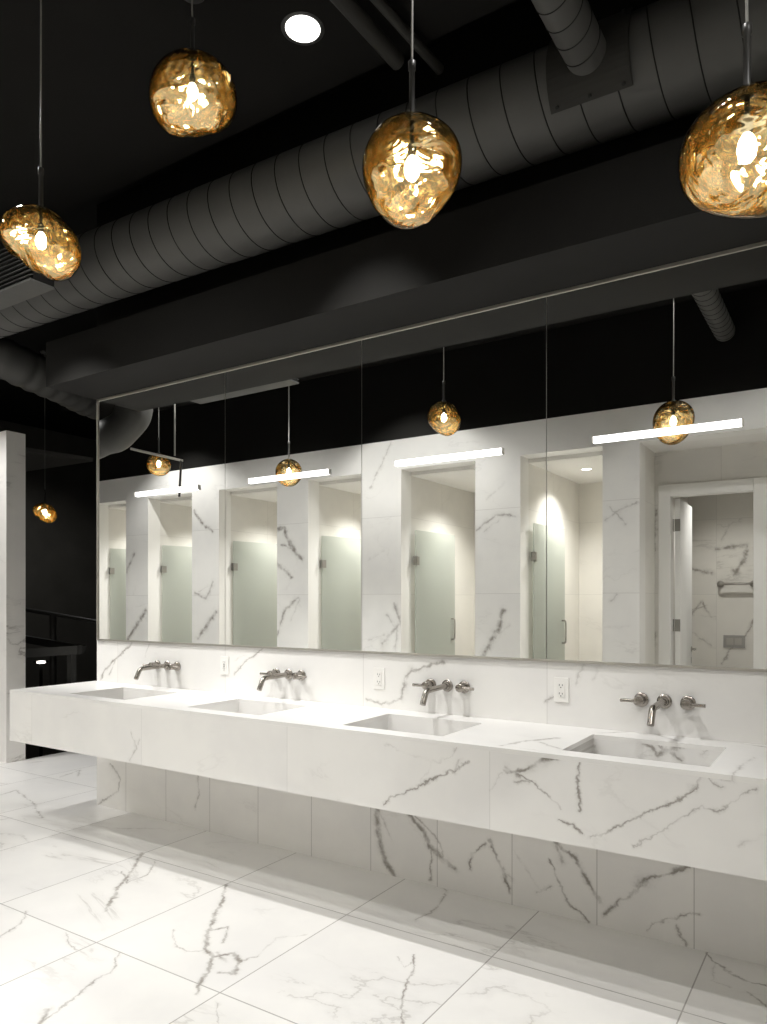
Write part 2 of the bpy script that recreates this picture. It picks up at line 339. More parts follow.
# metallised melted glass: clear lower half, mirror-like upper half
def melt(name, gold, bottom_mix, top_mix, bump_s, scale):
    m, nt, out = new_mat(name); N = nt.nodes; L = nt.links
    tc = N.new('ShaderNodeTexCoord'); sp = N.new('ShaderNodeSeparateXYZ'); L.new(tc.outputs['Object'], sp.inputs[0])
    mr = N.new('ShaderNodeMapRange'); L.new(sp.outputs[2], mr.inputs[0]); mr.inputs[1].default_value = -.10; mr.inputs[2].default_value = .12; mr.inputs[3].default_value = bottom_mix; mr.inputs[4].default_value = top_mix
    nz = N.new('ShaderNodeTexNoise'); nz.inputs['Scale'].default_value = scale; nz.inputs['Detail'].default_value = 2; nz.inputs['Distortion'].default_value = 2.4; L.new(tc.outputs['Object'], nz.inputs['Vector'])
    bp = N.new('ShaderNodeBump'); bp.inputs['Strength'].default_value = bump_s; bp.inputs['Distance'].default_value = .02; L.new(nz.outputs[0], bp.inputs['Height'])
    gl = N.new('ShaderNodeBsdfGlossy'); gl.inputs['Color'].default_value = (*gold, 1); gl.inputs['Roughness'].default_value = .08; L.new(bp.outputs[0], gl.inputs['Normal'])
    tr = N.new('ShaderNodeBsdfTransparent'); tr.inputs[0].default_value = (1.0,.97,.88,1)
    fr = N.new('ShaderNodeFresnel'); fr.inputs[0].default_value = 1.5; L.new(bp.outputs[0], fr.inputs['Normal'])
    ad = N.new('ShaderNodeMath'); ad.operation = 'ADD'; ad.use_clamp = True; L.new(mr.outputs[0], ad.inputs[0]); L.new(fr.outputs[0], ad.inputs[1])
    mx = N.new('ShaderNodeMixShader'); L.new(ad.outputs[0], mx.inputs[0]); L.new(tr.outputs[0], mx.inputs[1]); L.new(gl.outputs[0], mx.inputs[2])
    L.new(mx.outputs[0], out.inputs[0]); return m
M['melt_in'] = melt('gilded_inner_glass', (1.0,.88,.60), .44, .93, .85, 6.0)
m, nt, out = new_mat('clear_outer_glass')
tr = nt.nodes.new('ShaderNodeBsdfTransparent'); tr.inputs[0].default_value = (.97,.95,.90,1)
gl = nt.nodes.new('ShaderNodeBsdfGlossy'); gl.inputs['Roughness'].default_value = .03; gl.inputs['Color'].default_value = (.95,.9,.82,1)
fr = nt.nodes.new('ShaderNodeFresnel'); fr.inputs[0].default_value = 1.18
mx = nt.nodes.new('ShaderNodeMixShader'); nt.links.new(fr.outputs[0], mx.inputs[0]); nt.links.new(tr.outputs[0], mx.inputs[1]); nt.links.new(gl.outputs[0], mx.inputs[2])
nt.links.new(mx.outputs[0], out.inputs[0]); M['melt_out'] = m
# clear glass
m, nt, out = new_mat('smoked_glass')
tr = nt.nodes.new('ShaderNodeBsdfTransparent'); tr.inputs[0].default_value = (.55,.55,.52,1)
gl = nt.nodes.new('ShaderNodeBsdfGlossy'); gl.inputs['Roughness'].default_value = .02
fr = nt.nodes.new('ShaderNodeFresnel'); fr.inputs[0].default_value = 1.5
mx = nt.nodes.new('ShaderNodeMixShader'); nt.links.new(fr.outputs[0], mx.inputs[0]); nt.links.new(tr.outputs[0], mx.inputs[1]); nt.links.new(gl.outputs[0], mx.inputs[2])
nt.links.new(mx.outputs[0], out.inputs[0]); M['smoke'] = m

# ------------------------------------------------------------------ the room shell
XL, XR = -10.5, 1.7
WE = -4.69                                # left end of the mirror wall
f = MB(); f.box(XL, XR, -5.4, .40, -.15, 0); f.box(-6.58, XR, .40, 3.4, -.15, 0)
structure(f, 'floor', M['floor'])
w = MB(); w.box(WE, XR, 0, .28, 0, .75); structure(w, 'wall_back', M['base'])
w = MB(); w.box(WE, XR, 0, .28, .75, 2.99); structure(w, 'wall_back_backsplash', M['splash'])
w = MB(); w.box(WE, XR, 0.0, .28, 2.99, 4.4); structure(w, 'wall_back_upper', M['black'])
w = MB(); w.box(WE, XR, -.40, -.001, 2.966, 3.27, 1, mx=1, mz=0); structure(w, 'ceiling_soffit', [M['soffit'], M['black']])
w = MB(); w.box(XL, XR, -5.4, -.56, 3.95, 4.1); w.box(XL, XR, -.58, -.56, 4.1, 4.4); structure(w, 'ceiling', M['black'])
w = MB(); w.box(-16, XR, -.60, 6.5, 4.4, 4.5); structure(w, 'ceiling_upper', M['black'])
w = MB(); w.box(XR, XR + .1, -5.4, .3, 0, 4.4); structure(w, 'wall_right', M['stalltile_side'])
w = MB(); w.box(XL - .1, XL, -5.4, .4, 0, 4.0); structure(w, 'wall_left', M['black'])

# marble wall with the stall openings, opposite the mirrors
YW = 3.37 - 6.4                           # its face, y = -3.03
openings = [(-8.90,-8.26), (-7.815,-6.987), (-6.517,-5.59), (-5.136,-4.42), (-3.922,-3.087), (-2.627,-1.868), (-1.555,XR)]
HB, HT = 2.838, 3.145
w = MB(); xs = [XL] + [v for o in openings for v in o]
for i in range(0, len(xs) - 1, 2): w.box(xs[i], xs[i+1], YW - .2, YW, 0, HB, 0, mx=1)
w.box(XL, XR, YW - .2, YW, HB, HT, 0, mx=1, mz=1)
structure(w, 'wall_front', [M['stallwall'], M['white']])
w = MB(); w.box(XL, XR, YW - .2, YW - .004, HT, 3.95); structure(w, 'wall_front_upper', M['black'])
# stall boxes behind it
YB = 3.37 - 8.1
w = MB()
for i, (a, b) in enumerate(openings): w.box(a - .1, a, YB if i < 6 else -5.13, YW - .2, 0, HB, 0)
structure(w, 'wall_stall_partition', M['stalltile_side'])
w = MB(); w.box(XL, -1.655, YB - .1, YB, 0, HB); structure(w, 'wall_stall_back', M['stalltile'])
w = MB(); w.box(XL, -1.655, YB, YW - .2, HB - .04, HB); w.box(-1.655, XR, -3.58, YW - .2, HB, HB + .05); w.box(-1.555, XR, -5.2, -3.68, HB - .04, HB)
structure(w, 'ceiling_stall', M['stallceil'])
# door wall of the alcove
DX0, DX1, DH = -1.435, -.728, 2.45
YD = 3.37 - 6.95
w = MB(); w.box(-1.555, DX0, YD - .1, YD, 0, HB); w.box(DX1, XR, YD - .1, YD, 0, HB); w.box(DX0, DX1, YD - .1, YD, DH, HB)
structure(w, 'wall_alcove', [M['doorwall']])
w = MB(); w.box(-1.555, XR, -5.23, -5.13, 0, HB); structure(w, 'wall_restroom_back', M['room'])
# door 1: frame, leaf, hinges, lever
d = MB(); T = .085
d.box(DX0 - T, DX0 + .02, YD - .1, YD + .02, 0, DH + T); d.box(DX1 - .02, DX1 + T, YD - .1, YD + .02, 0, DH + T); d.box(DX0 + .0201, DX1 - .0201, YD - .1, YD + .02, DH - .02, DH + T)
structure(d, 'trim_1', M['white'], .004)
hx, hy = DX0 + .035, YD - .10
ang = math.radians(-2)
d = MB(); d.box(0, .045, -.70, 0, .01, DH - .03); leaf = d.build('door_1', M['white'], None, .003); leaf['kind'] = 'structure'
leaf.location = (hx, hy, 0); leaf.rotation_euler = (0, 0, ang)
bpy.context.view_layer.update()
for z in (.35, 1.27, 2.18):
    h = MB(); h.tube([(-.012,.012,z-.055),(-.012,.012,z+.055)], .008, 10); h.box(-.003, .045, 0, .004, z-.055, z+.055); h.box(-.018,-.014, -.05,.01, z-.055, z+.055)
    o = h.build('hinge', M['steel']); o.parent = leaf
h = MB(); h.lathe([(0,.0),(.026,.0),(.026,.008),(.01,.012),(.01,.045),(0,.045)], (.045,-.64,1.02), 'x', 16)
h.tube([(.085,-.64,1.02),(.087,-.60,1.02),(.087,-.53,1.018)], .008, 10); h.box(.0455,.048,-.655,-.625,.88,.94)
o = h.build('door_handle', M['chrome']); o.parent = leaf

# partition wall beyond the left end of the vanity
p1 = on_z(7, 763)
w = MB(); w.box(XL, -6.576, .40, .585, 0, 3.06, 0, mx=1); structure(w, 'wall_side', [M['partition'], M['partition_side']])
w = MB(); w.box(-11.7, -11.6, -5.4, 8, -2.5, 4.5); structure(w, 'wall_far_left', M['charcoal'])
w = MB(); w.box(-16, XR, 6.4, 6.5, -2.5, 4.5); structure(w, 'wall_far', M['charcoal'])
w = MB(); w.box(-16, -6.4, .4, 6.5, -1.6, -1.5); structure(w, 'floor_lower', M['black'])

# ------------------------------------------------------------------ mirrors
fr_z0, fr_z1 = 1.205, 2.966
X0 = -4.676; seams = [-3.378, -2.323, -1.251, -.184, .883]
root = empty('wall_mirror', (0, 0, fr_z0), 'long wall mirror in several panels with a slim metal frame above the marble counter', 'mirror')
e = MB(); MY = -.008
e.box(X0, 1.5, MY - .004, 0, fr_z0, fr_z0 + .012); e.box(X0, 1.5, MY - .006, 0, fr_z1 - .016, fr_z1 - .001); e.box(X0, X0 + .018, MY - .006, 0, fr_z0, fr_z1 - .001)
e.build('mirror_frame', M['alu'], root)
xs = [X0 + .018] + seams
for a, b in zip(xs[:-1], xs[1:]):
    q = MB(); q.box(a + .0018, b - .0018, MY, -.002, fr_z0 + .012, fr_z1 - .016, 1); q.f.append((0,1,5,4)); q.m.append(0); q.sm.append(False)
    q.f.pop(2); q.m.pop(2); q.sm.pop(2)
    q.build('mirror_panel', [M['mirror'], M['alu']], root)

# LED bars on the mirrors, one above each basin
CX = [-3.925, -2.857, -1.787, -.714]
labels = ['glowing white light bar on the mirror by the wall end, under a hanging rod',
          'glowing white light bar crossing a pale pendant reflection on the second mirror panel',
          'glowing white light bar below the free-hanging gold pendant reflection on the third mirror panel',
          'glowing white light bar on the last mirror panel, above the reflected open door']
root0 = empty('mirror_light_bar', (CX[0], MY, 2.235), labels[0], 'light', 'light bars on the mirrors')
q = MB(); q.box(CX[0]-.308, CX[0]+.308, MY-.012, MY, 2.222, 2.250); q.build('diffuser', M['led'], root0)
q = MB(); q.box(CX[0]-.314, CX[0]-.3085, MY-.013, MY, 2.2205, 2.2515); q.build('end_cap', M['plastic'], root0)
q = MB(); q.box(CX[0]+.3085, CX[0]+.314, MY-.013, MY, 2.2205, 2.2515); q.build('end_cap', M['plastic'], root0)
bpy.context.view_layer.update()
for i in range(1, 4):
    c = copy_tree(root0); c.location.x = CX[i]; c['label'] = labels[i]

# ------------------------------------------------------------------ vanity
ZT, ZBm, YF = .907, .572, 3.37 - 3.37 - .65
XV0, XV1 = -4.705, 1.69
SB, SFr = -.150, -.555                    # basin back and front
root = empty('vanity_counter', ((XV0+XV1)/2, 0, ZBm), 'long floating white marble vanity counter with four sunken basins', 'counter')
t = MB(); th = .018
t.box(XV0, XV1, YF, SFr, ZT - th, ZT, 0, mx=0); t.box(XV0, XV1, SB, -.001, ZT - th, ZT)
ed = [XV0] + [v for x in CX for v in (x - .27, x + .27)] + [XV1]
for i in range(0, len(ed), 2): t.box(ed[i], ed[i+1], SFr, SB, ZT - th, ZT)
t.build('countertop', M['top'], root)
t = MB(); t.box(XV0, XV1, YF, YF + .02, ZBm, ZT - th - .0005); t.build('front_panel', [M['fascia']], root)
t = MB(); t.box(XV0, XV0 + .02, YF + .0205, -.001, ZBm, ZT - th - .0005); t.build('end_panel', [M['side']], root)
t = MB(); t.box(XV0 + .0205, XV1, YF + .0205, -.001, ZBm, ZBm + .02); t.build('bottom_panel', [M['side']], root)
for x in CX:
    a, b = x - .27, x + .27; z0 = ZT - .125; t = MB(); k = .012
    t.box(a - k, a, SFr - k, SB + k, z0, ZT - th - .0005, 0); t.box(b, b + k, SFr - k, SB + k, z0, ZT - th - .0005, 0)
    t.box(a, b, SB, SB + k, z0, ZT - th - .0005, 0); t.box(a, b, SFr - k, SFr, z0, ZT - th - .0005, 0)
    t.hull([(a,SFr,z0-.01),(b,SFr,z0-.01),(b,SB-.06,z0-.02),(a,SB-.06,z0-.02)], [(a,SFr,z0+.015),(b,SFr,z0+.015),(b,SB-.06,z0),(a,SB-.06,z0)])
    t.box(a, b, SB - .06, SB, z0 - .03, z0 - .02)
    s = t.build('basin', [M['basin']], root)
    g = MB(); g.box(a + .01, b - .01, SB - .05, SB - .012, z0 - .019, z0 - .015); g.build('drain_cover', M['nickel'], s)

# ------------------------------------------------------------------ faucets
def faucet(x, label, parent_z=1.05):
    z = 1.056; r = empty('wall_faucet', (x, 0, z), label, 'faucet', 'wall faucets above the basins')
    e = MB(); e.lathe([(0,.001),(.031,.001),(.0318,.005),(.0305,.010),(.021,.012)], (x, 0, z), 'y', 32)
    e.lathe([(.021,.012),(.0195,.022),(.0155,.030)], (x, 0, z), 'y', 32); e.build('escutcheon', M['nickel'], r)
    pts = [(x, -.012, z), (x, -.06, z)]
    L_ = .225
    pts.append((x, -L_ + .02, z - .004))
    for k in range(1, 8):
        a = k / 7 * math.radians(62); R = .035
        pts.append((x, -L_ + .02 - R * math.sin(a), z - .004 - R * (1 - math.cos(a))))
    ex, ez = pts[-1][1], pts[-1][2]; a = math.radians(62)
    pts.append((x, ex - .052 * math.cos(a), ez - .052 * math.sin(a)))
    e = MB(); e.tube(pts, .0145, 20)
    tip = pts[-1]; e.build('spout', M['nickel'], r)
    for s, hx in ((-1, x - .098), (1, x + .098)):
        e = MB(); e.lathe([(0,.001),(.031,.001),(.0318,.005),(.0305,.010),(.021,.012)], (hx, 0, z), 'y', 32)
        e.lathe([(.021,.012),(.0205,.018),(.0205,.022),(.0205,.050),(.021,.052),(.021,.065),(.018,.068),(0,.068)], (hx, 0, z), 'y', 32)
        h = e.build('handle', M['nickel'], r)
        e = MB()
        e.tube([(hx + s * -.010, -.0575, z), (hx + s * .078, -.0575, z - .001)], [.0085, .0078], 14)
        e.build('lever', M['nickel'], h)
    return r
faucet(CX[0], 'brushed nickel wall faucet over the basin at the open wall end')
faucet(CX[1], 'brushed nickel wall faucet with spout overlapping its handle, beside the switch-style outlet')
faucet(CX[2], 'brushed nickel wall faucet between the two white duplex outlets')
faucet(CX[3], 'brushed nickel wall faucet on plain tile, over the nearest basin with grey veins')

# ------------------------------------------------------------------ outlets
def outlet(x, z, label, rocker=False):
    r = empty('power_outlet', (x, 0, z), label, 'outlet', 'outlets on the backsplash')
    e = MB(); e.box(x-.036, x+.036, -.006, -.0002, z-.058, z+.058); e.build('cover_plate', M['plastic'], r, .002)
    e = MB(); e.box(x-.017, x+.017, -.009, -.0062, z-.034, z+.034)
    rc = e.build('receptacle', M['plastic'], r, .001)
    for dz in (-.02, .02):
        e = MB(); e.box(x-.0085, x-.0060, -.0098, -.0091, z+dz-.001, z+dz+.008); e.box(x+.0060, x+.0085, -.0098, -.0091, z+dz-.001, z+dz+.007)
        e.tube([(x, -.0091, z+dz-.008), (x, -.0098, z+dz-.008)], .0028, 10); e.build('slot', M['hole'], rc)
    if rocker:
        for dz in (-.005, .005):
            e = MB(); e.box(x-.007, x+.007, -.0105, -.0091, z+dz-.003, z+dz+.003); e.build('button', M['greyplate'], rc)
    for dz in (-.048, .048):
        e = MB(); e.tube([(x, -.0061, z+dz), (x, -.0068, z+dz)], .003, 10); e.build('screw', M['plastic'], r)
outlet(-3.387, 1.083, 'white outlet with middle buttons between the first two faucets', True)
outlet(-2.21, 1.069, 'white duplex outlet on the joint beside the marbled tile, left of the third faucet')
outlet(-1.18, 1.075, 'white duplex outlet on the pale tile between the last two basins')

# ------------------------------------------------------------------ pendants
def outline(pts, ox, oy, sc, cx, cy, zc):
    """radius (m) of the blown shape by angle in the upright plane facing the room"""
    R = []; kx = 1 + .3 * (math.hypot(1, (cx - PX) / F) - 1); ky = 1 + .8 * (math.hypot(1, (cy - HZ) / F) - 1)
    for x, y in pts:
        px, py = (ox + x / sc - cx) / kx, (oy + y / sc - cy) / ky
        R.append((math.atan2(-py, px) % (2 * math.pi), math.hypot(px, py) * zc / F))
    R.sort(); return R
def rad(R, th):
    th %= 2 * math.pi; n = len(R)
    for i in range(n):
        a0, r0 = R[i]; a1, r1 = R[(i+1) % n]
        if i == n - 1: a1 += 2 * math.pi
        t_ = th if th >= a0 else th + 2 * math.pi
        if a0 <= t_ <= a1:
            k = (t_ - a0) / max(1e-6, a1 - a0); k = k * k * (3 - 2 * k) * .5 + k * .5
            return r0 + (r1 - r0) * k
    return R[0][1]
UX, UY = c_, s_
def shade_mesh(name, R, lumps, scale, seed, mat, rd, sub=5):
    bm = bmesh.new(); bmesh.ops.create_icosphere(bm, subdivisions=sub, radius=1.0)
    me = bpy.data.meshes.new(name)
    for v in bm.verts:
        d = v.co.normalized(); u = d.x * UX + d.y * UY; w = -d.x * UY + d.y * UX
        rho = math.hypot(u, d.z); th = math.atan2(d.z, u)
        ro = rad(R, th) * .6 + rad(R, th + .12) * .2 + rad(R, th - .12) * .2
        r = ro * rho * rho + rd * (1 - rho * rho)
        q = d * 2.1 + Vector((seed, seed * 1.7, 0))
        if lumps:
            n = noise.noise(q) + .5 * noise.noise(q * 2.3 + Vector((3, 1, 7))) 
            rdg = abs(noise.noise(q * 1.7 + Vector((9, 2, 5))))
            r *= scale * (1 + lumps * n - lumps * 1.2 * max(0, .25 - rdg))
        else:
            r *= scale * (1 + .012 * noise.noise(q * .8) * w * w)
        v.co = d * r
    bm.to_mesh(me); bm.free()
    for p in me.polygons: p.use_smooth = True
    me.materials.append(mat)
    return me
def pendant(px, py, Y, R, rd, seed, label, ceil=3.95, group='gilded glass pendants', stem=.155, cxoff=0.0, loc=None, topz=None):
    c = loc if loc is not None else on_y(px, py, Y)
    r = empty('glass_pendant', c, label, 'pendant light', group)
    top = rad(R, math.pi / 2)
    for nm, lump, sc, mt, sub in (('outer_shade', 0, 1.0, M['melt_out'], 5), ('inner_shade', .045, .965, M['melt_in'], 5)):
        me = shade_mesh(nm, R, lump, sc, seed, mt, rd, sub)
        o = bpy.data.objects.new(nm, me); COL.objects.link(o); o.parent = r
    b = MB(); zb = c.z + .012
    b.lathe([(0,-.036),(.010,-.033),(.018,-.022),(.021,-.006),(.018,.012),(.010,.026),(.006,.030)], (c.x, c.y, zb), 'z', 20); b.build('bulb', M['bulb'], r)
    b = MB(); zt = c.z + top
    b.lathe([(.007,.028),(.012,.034),(.012,.060),(.0075,.064)], (c.x, c.y, zb), 'z', 16)
    b.tube([(c.x, c.y, zb + .06), (c.x, c.y, zt - .005)], .006, 10); b.build('socket', M['dark'], r)
    b = MB(); b.lathe([(.0,-.006),(.014,-.006),(.016,.0),(.009,.006),(.0080,.010),(.0080,stem-.025),(.0105,stem-.022),(.0105,stem),(.004,stem+.004)], (c.x, c.y, zt), 'z', 18)
    b.build('stem', M['dark'], r)
    b = MB(); sw = random.uniform(-.004, .004); n = 10
    zc0, zc1 = zt + stem, ceil - .02
    b.tube([(c.x + sw * math.sin(3.1 * k / n), c.y, zc0 + (zc1 - zc0) * k / n) for k in range(n + 1)], .0032, 8); b.build('cord', M['cordm'], r)
    b = MB(); b.lathe([(0,-.025),(.045,-.025),(.05,-.02),(.05,0)], (c.x, c.y, ceil), 'z', 24); b.build('ceiling_rose', M['dark'], r)
    return r
M['cordm'] = principled('grey_cord', (.30,.295,.27), .5, var=.05)
zc = lambda p: -s_ * p.x + c_ * (p.y - CY)
def P(px, py, Y, pts, ox, oy, sc, rd, seed, label, **k):
    c = on_y(px, py, Y); R = outline(pts, ox, oy, sc, px, py, zc(c))
    return pendant(px, py, Y, R, rd, seed, label, **k), R
o1 = [(250,185),(400,220),(520,330),(600,450),(622,540),(600,650),(520,750),(410,785),(300,730),(150,620),(50,550),(5,470),(-8,390),(20,310),(120,225)]
o2 = [(370,78),(480,100),(590,170),(650,260),(675,370),(670,470),(630,560),(560,620),(450,650),(300,672),(180,665),(120,610),(80,520),(70,400),(90,290),(140,200),(230,120)]
o3 = [(380,78),(480,95),(580,150),(650,230),(685,330),(680,450),(640,560),(570,670),(470,770),(350,808),(260,785),(170,700),(110,590),(80,480),(80,350),(120,240),(200,140),(280,95)]
o4 = [(540,100),(430,115),(300,170),(170,270),(100,370),(70,480),(70,600),(100,740),(180,840),(280,900),(400,940),(520,955),(620,955),(760,930),(850,860),(900,750),(920,600),(900,450),(840,320),(760,210),(660,130)]
G = 'gilded glass pendants'
_, R1 = P(41, 243, 1.69, o1, 0, 180, 7.67, .115, 1.3, 'gold glass pendant with a slanting flattened shape, hanging lowest at the left edge')
_, R2 = P(192.5, 94, 2.05, o2, 140, 40, 6.97, .150, 4.1, 'round gold glass pendant hanging high against the black ceiling, nearest the downlight')
_, R3 = P(412, 172, 1.70, o3, 350, 100, 6.136, .120, 8.7, 'egg-shaped gold glass pendant hanging in front of the big round duct, pointed end down')
_, R4 = P(747, 152, 1.83, o4, 670, 70, 6.4, .135, 12.2, 'largest-looking gold glass pendant, cut off by the right edge of the picture')
def sq(R, k): return [(a, r * k) for a, r in R]
p = on_y(290, 473, 5.04); p.y = -p.y
pendant(0, 0, 0, sq(R3, .86), .120, 5.5, 'pale gold glass pendant seen only in the mirror, behind the second light bar', loc=p)
p = on_y(160, 465, 5.04); p.y = -p.y
pendant(0, 0, 0, sq(R1, .86), .12, 3.9, 'gold glass pendant seen only in the mirror panel nearest the wall end', loc=p)
p = on_depth(45, 513, 8.55)
pendant(0, 0, 0, sq(R1, .85), .12, 6.9, 'small amber glass pendant far off in the dark space past the wall end', ceil=4.4, loc=p)

# ------------------------------------------------------------------ downlights
def downlight(x, y, z, r, mat, label, group, energy=0, angle=110, blend=.5, radius=.04, col=(1,.985,.962), drop=.0, can=False):
    o = empty('can_downlight' if can else 'recessed_downlight', (x, y, z), label, 'light', group)
    if can:  # black casing added to keep the lens out of sight
        q = MB(); q.lathe([(0,0),(.068,0),(.068,-.16),(.060,-.16),(.060,-.02),(0,-.02)], (x, y, z), 'z', 32); q.build('can', M['black'], o)
        q = MB(); q.lathe([(0,-.025),(.055,-.025),(.055,-.0205),(0,-.0205)], (x, y, z), 'z', 32); q.build('lens', mat, o)
        l = bpy.data.lights.new('downlight_beam', 'SPOT'); l.energy = energy; l.spot_size = math.radians(angle); l.spot_blend = blend; l.shadow_soft_size = .03; l.color = col
        lo = bpy.data.objects.new('downlight_beam', l); COL.objects.link(lo); lo.location = (0, 0, -.165); lo.parent = o
        return o
    q = MB(); q.lathe([(r, -.001), (r + .012, -.006), (r + .018, -.001)], (x, y, z), 'z', 40); q.build('trim_ring', M['white'] if z < 3.5 else M['dark'], o)
    q = MB(); q.lathe([(0, -.004), (r * .98, -.004), (r, -.001)], (x, y, z), 'z', 40); q.build('lens', mat, o)
    if energy:
        l = bpy.data.lights.new('downlight_beam', 'SPOT'); l.energy = energy; l.spot_size = math.radians(angle); l.spot_blend = blend; l.shadow_soft_size = radius; l.color = col
        lo = bpy.data.objects.new('downlight_beam', l); COL.objects.link(lo); lo.location = (0, 0, -.012 - drop); lo.parent = o
    return o
gd = 'ceiling downlights'
downlight(-2.0, -.92, 3.95, .075, M['disc'], 'bright round downlight in the black ceiling, the one seen directly', gd, 430, 70, .4)
downlight(-4.32, -1.05, 3.95, .075, M['disc'], 'ceiling downlight above the counter end, outside the direct view', gd, 380, 88, .4, can=True)
downlight(-6.9, -.75, 3.95, .075, M['disc'], 'ceiling downlight over the open floor beyond the counter', gd, 240, 120, .4, can=True)  # unseen lamp added to brighten the side wall and floor
for i, x in enumerate((-7.05, -3.77, .7)):  # unseen washers placed by the wall scallops; the alcove one is added
    downlight(x, -2.38, 3.95, .075, M['disc'], ['ceiling downlight washing the marble pier farthest down the wall', 'ceiling downlight washing the marble wall over the third bar reflection', 'ceiling downlight close over the door alcove'][i], gd, 145, 118, .5, can=True)
for i, x in enumerate((-5.35, -3.35, -.6)):  # unseen row added to lift the marble piers opposite the mirrors
    downlight(x, -1.62, 3.95, .075, M['disc'], ['ceiling downlight between the two mirror-only pendants', 'ceiling downlight beside the slanting pendant cord', 'ceiling downlight between the egg-shaped and the cut-off pendant'][i], gd, 66, 146, .5, can=True)
downlight(-9.6, 3.0, 4.4, .075, M['disc'], 'ceiling downlight in the dark space past the wall end', gd, 120, 150, .8, can=True)  # added lamp, lifts the far walls out of black
gs = 'small downlights inside the stalls'
mids = [(-8.40,'farthest'),(-7.2,'second farthest'),(-5.9,'middle'),(-4.6,'fourth'),(-3.35,'fifth'),(-2.2,'sixth')]
for i, (x, nm) in enumerate(mids):
    downlight(x if i < 5 else -2.26, 3.37 - 7.2, HB - .041, .045, M['disc_small'], f'small recessed downlight in the ceiling of the {nm} stall from the dark end', gs, 225, 132, 1.0, .04)
downlight(-1.0, -4.35, HB - .041, .045, M['disc_small'], 'small recessed downlight in the restroom behind the open white door', gs, 115, 130, 1.0, .04)
q = on_depth(41, 662, 9.5)

# ------------------------------------------------------------------ stall doors
def stall_door(hp, zc_h, ang_deg, wid, label, Hh=2.23):
    """hp: hinge point (x, y); the leaf swings into the stall"""
    r = empty('glass_stall_door', (hp[0], hp[1], 0), label, 'door', 'frosted glass stall doors')
    t_ = .01
    q = MB(); q.box(-t_/2, t_/2, -wid, 0, .12, Hh); g = q.build('glass_panel', M['frost']); g.parent = r
    for z in (.45, 1.91):
        q = MB(); q.box(-.014, .014, -.055, -.002, z - .045, z + .045); q.box(-.016, .030, -.002, .016, z - .045, z + .045); q.tube([(0,-.002,z-.045),(0,-.002,z+.045)], .012, 10)
        g = q.build('hinge', M['steel']); g.parent = r
    q = MB(); yy = -wid + .07
    for sx in (1, -1):
        q.tube([(sx*.005, yy, 1.06),(sx*.032, yy, 1.06),(sx*.042, yy, 1.07),(sx*.045, yy, 1.09),(sx*.045, yy, 1.26),(sx*.042, yy, 1.28),(sx*.032, yy, 1.29),(sx*.005, yy, 1.29)], .009, 12)
    g = q.build('pull_handle', M['chrome']); g.parent = r
    r.rotation_euler = (0, 0, math.radians(ang_deg))
    return r
dl = ['frosted glass door of the stall at the far end, only its edge side in the mirror', 'frosted glass door with dark hinge, second stall from the dark end', 'frosted glass door behind the second mirror panel, cut by a veined pier', 'frosted glass door with pull handle at the second mirror panel edge', 'frosted glass door standing open in the third mirror panel, full handle showing', 'frosted glass door straddling the last mirror joint']
hs = [(-8.88, 14, .62), (-7.79, 14, .74), (-6.49, 12, .78), (-5.11, 12, .76), (-3.878, 3, .80), (-2.585, 3, .76)]
for (x, a, wd), lb in zip(hs, dl): stall_door((x, YW - .215), 0, a, wd, lb)

# towel rail and flush plate in the restroom
yb = -5.13
a = on_y(720, 584, 8.44); b = on_y(753, 584, 8.44)
r = empty('grab_bar', ((a.x+b.x)/2, yb, a.z), 'short steel grab bar on the restroom wall seen through the open door', 'rail')
q = MB(); q.tube([(a.x, yb + .012, a.z),(a.x, yb+.06, a.z),(a.x+.02, yb+.075, a.z),(b.x-.02, yb+.075, a.z),(b.x, yb+.06, a.z),(b.x, yb+.012, a.z)], .014, 12); q.build('bar', M['chrome'], r)
for x in (a.x, b.x):
    q = MB(); q.lathe([(0,.012),(.034,.012),(.034,.001)], (x, yb, a.z), 'y', 20)
    for k in range(len(q.v)): v = q.v[k]; q.v[k] = (v[0], yb + (yb - v[1]), v[2])
    q.build('flange', M['chrome'], r)
a = on_y(723.5, 635, 8.48); b = on_y(745, 648, 8.48)
r = empty('flush_plate', ((a.x+b.x)/2, yb, (a.z+b.z)/2), 'grey rectangular flush plate with two buttons below the grab bar', 'flush plate')
q = MB(); q.box(a.x, b.x, yb + .0005, yb + .012, b.z, a.z); q.build('plate', M['greyplate'], r, .002)
xm = (a.x + b.x) / 2
for x0, x1 in ((a.x + .03, xm - .006), (xm + .006, b.x - .03)):
    q = MB(); q.box(x0, x1, yb + .0125, yb + .017, b.z + .03, a.z - .03); q.build('button', M['chrome'], r)
# exposed anchor plate on the alcove wall
# ------------------------------------------------------------------ ducts
def spiral(name, A, B, R, pitch, label, seamr=.006, group=None):
    A = Vector(A); B = Vector(B); L_ = (B - A).length; n = 48
    o = empty(name, (A + B) / 2, label, 'duct', group)
    q = MB(); q.tube([A, B], R, n); q.build('duct_wall', M['duct'], o)
    t_ = (B - A).normalized(); u = t_.orthogonal().normalized(); w = t_.cross(u)
    st = int(L_ / pitch * 40); pts = []
    for k in range(st + 1):
        a_ = 2 * math.pi * k / 40
        pts.append(A + t_ * (L_ * k / st) + (u * math.cos(a_) + w * math.sin(a_)) * (R + .0005))
    q = MB(); q.tube(pts, seamr, 6); q.build('spiral_seam', M['seam'], o)
    return o
dA = on_depth(80, 275, 4.675); dB = on_depth(640, 72, 2.976)
dd = (dB - dA); dA2 = dA - dd * .55; dB2 = dB + dd * .45
dB2 = dA + dd * 1.36
spiral('spiral_duct', dA2, dB2, .2045, .148, 'big black round spiral duct running above the mirrors', .0028)
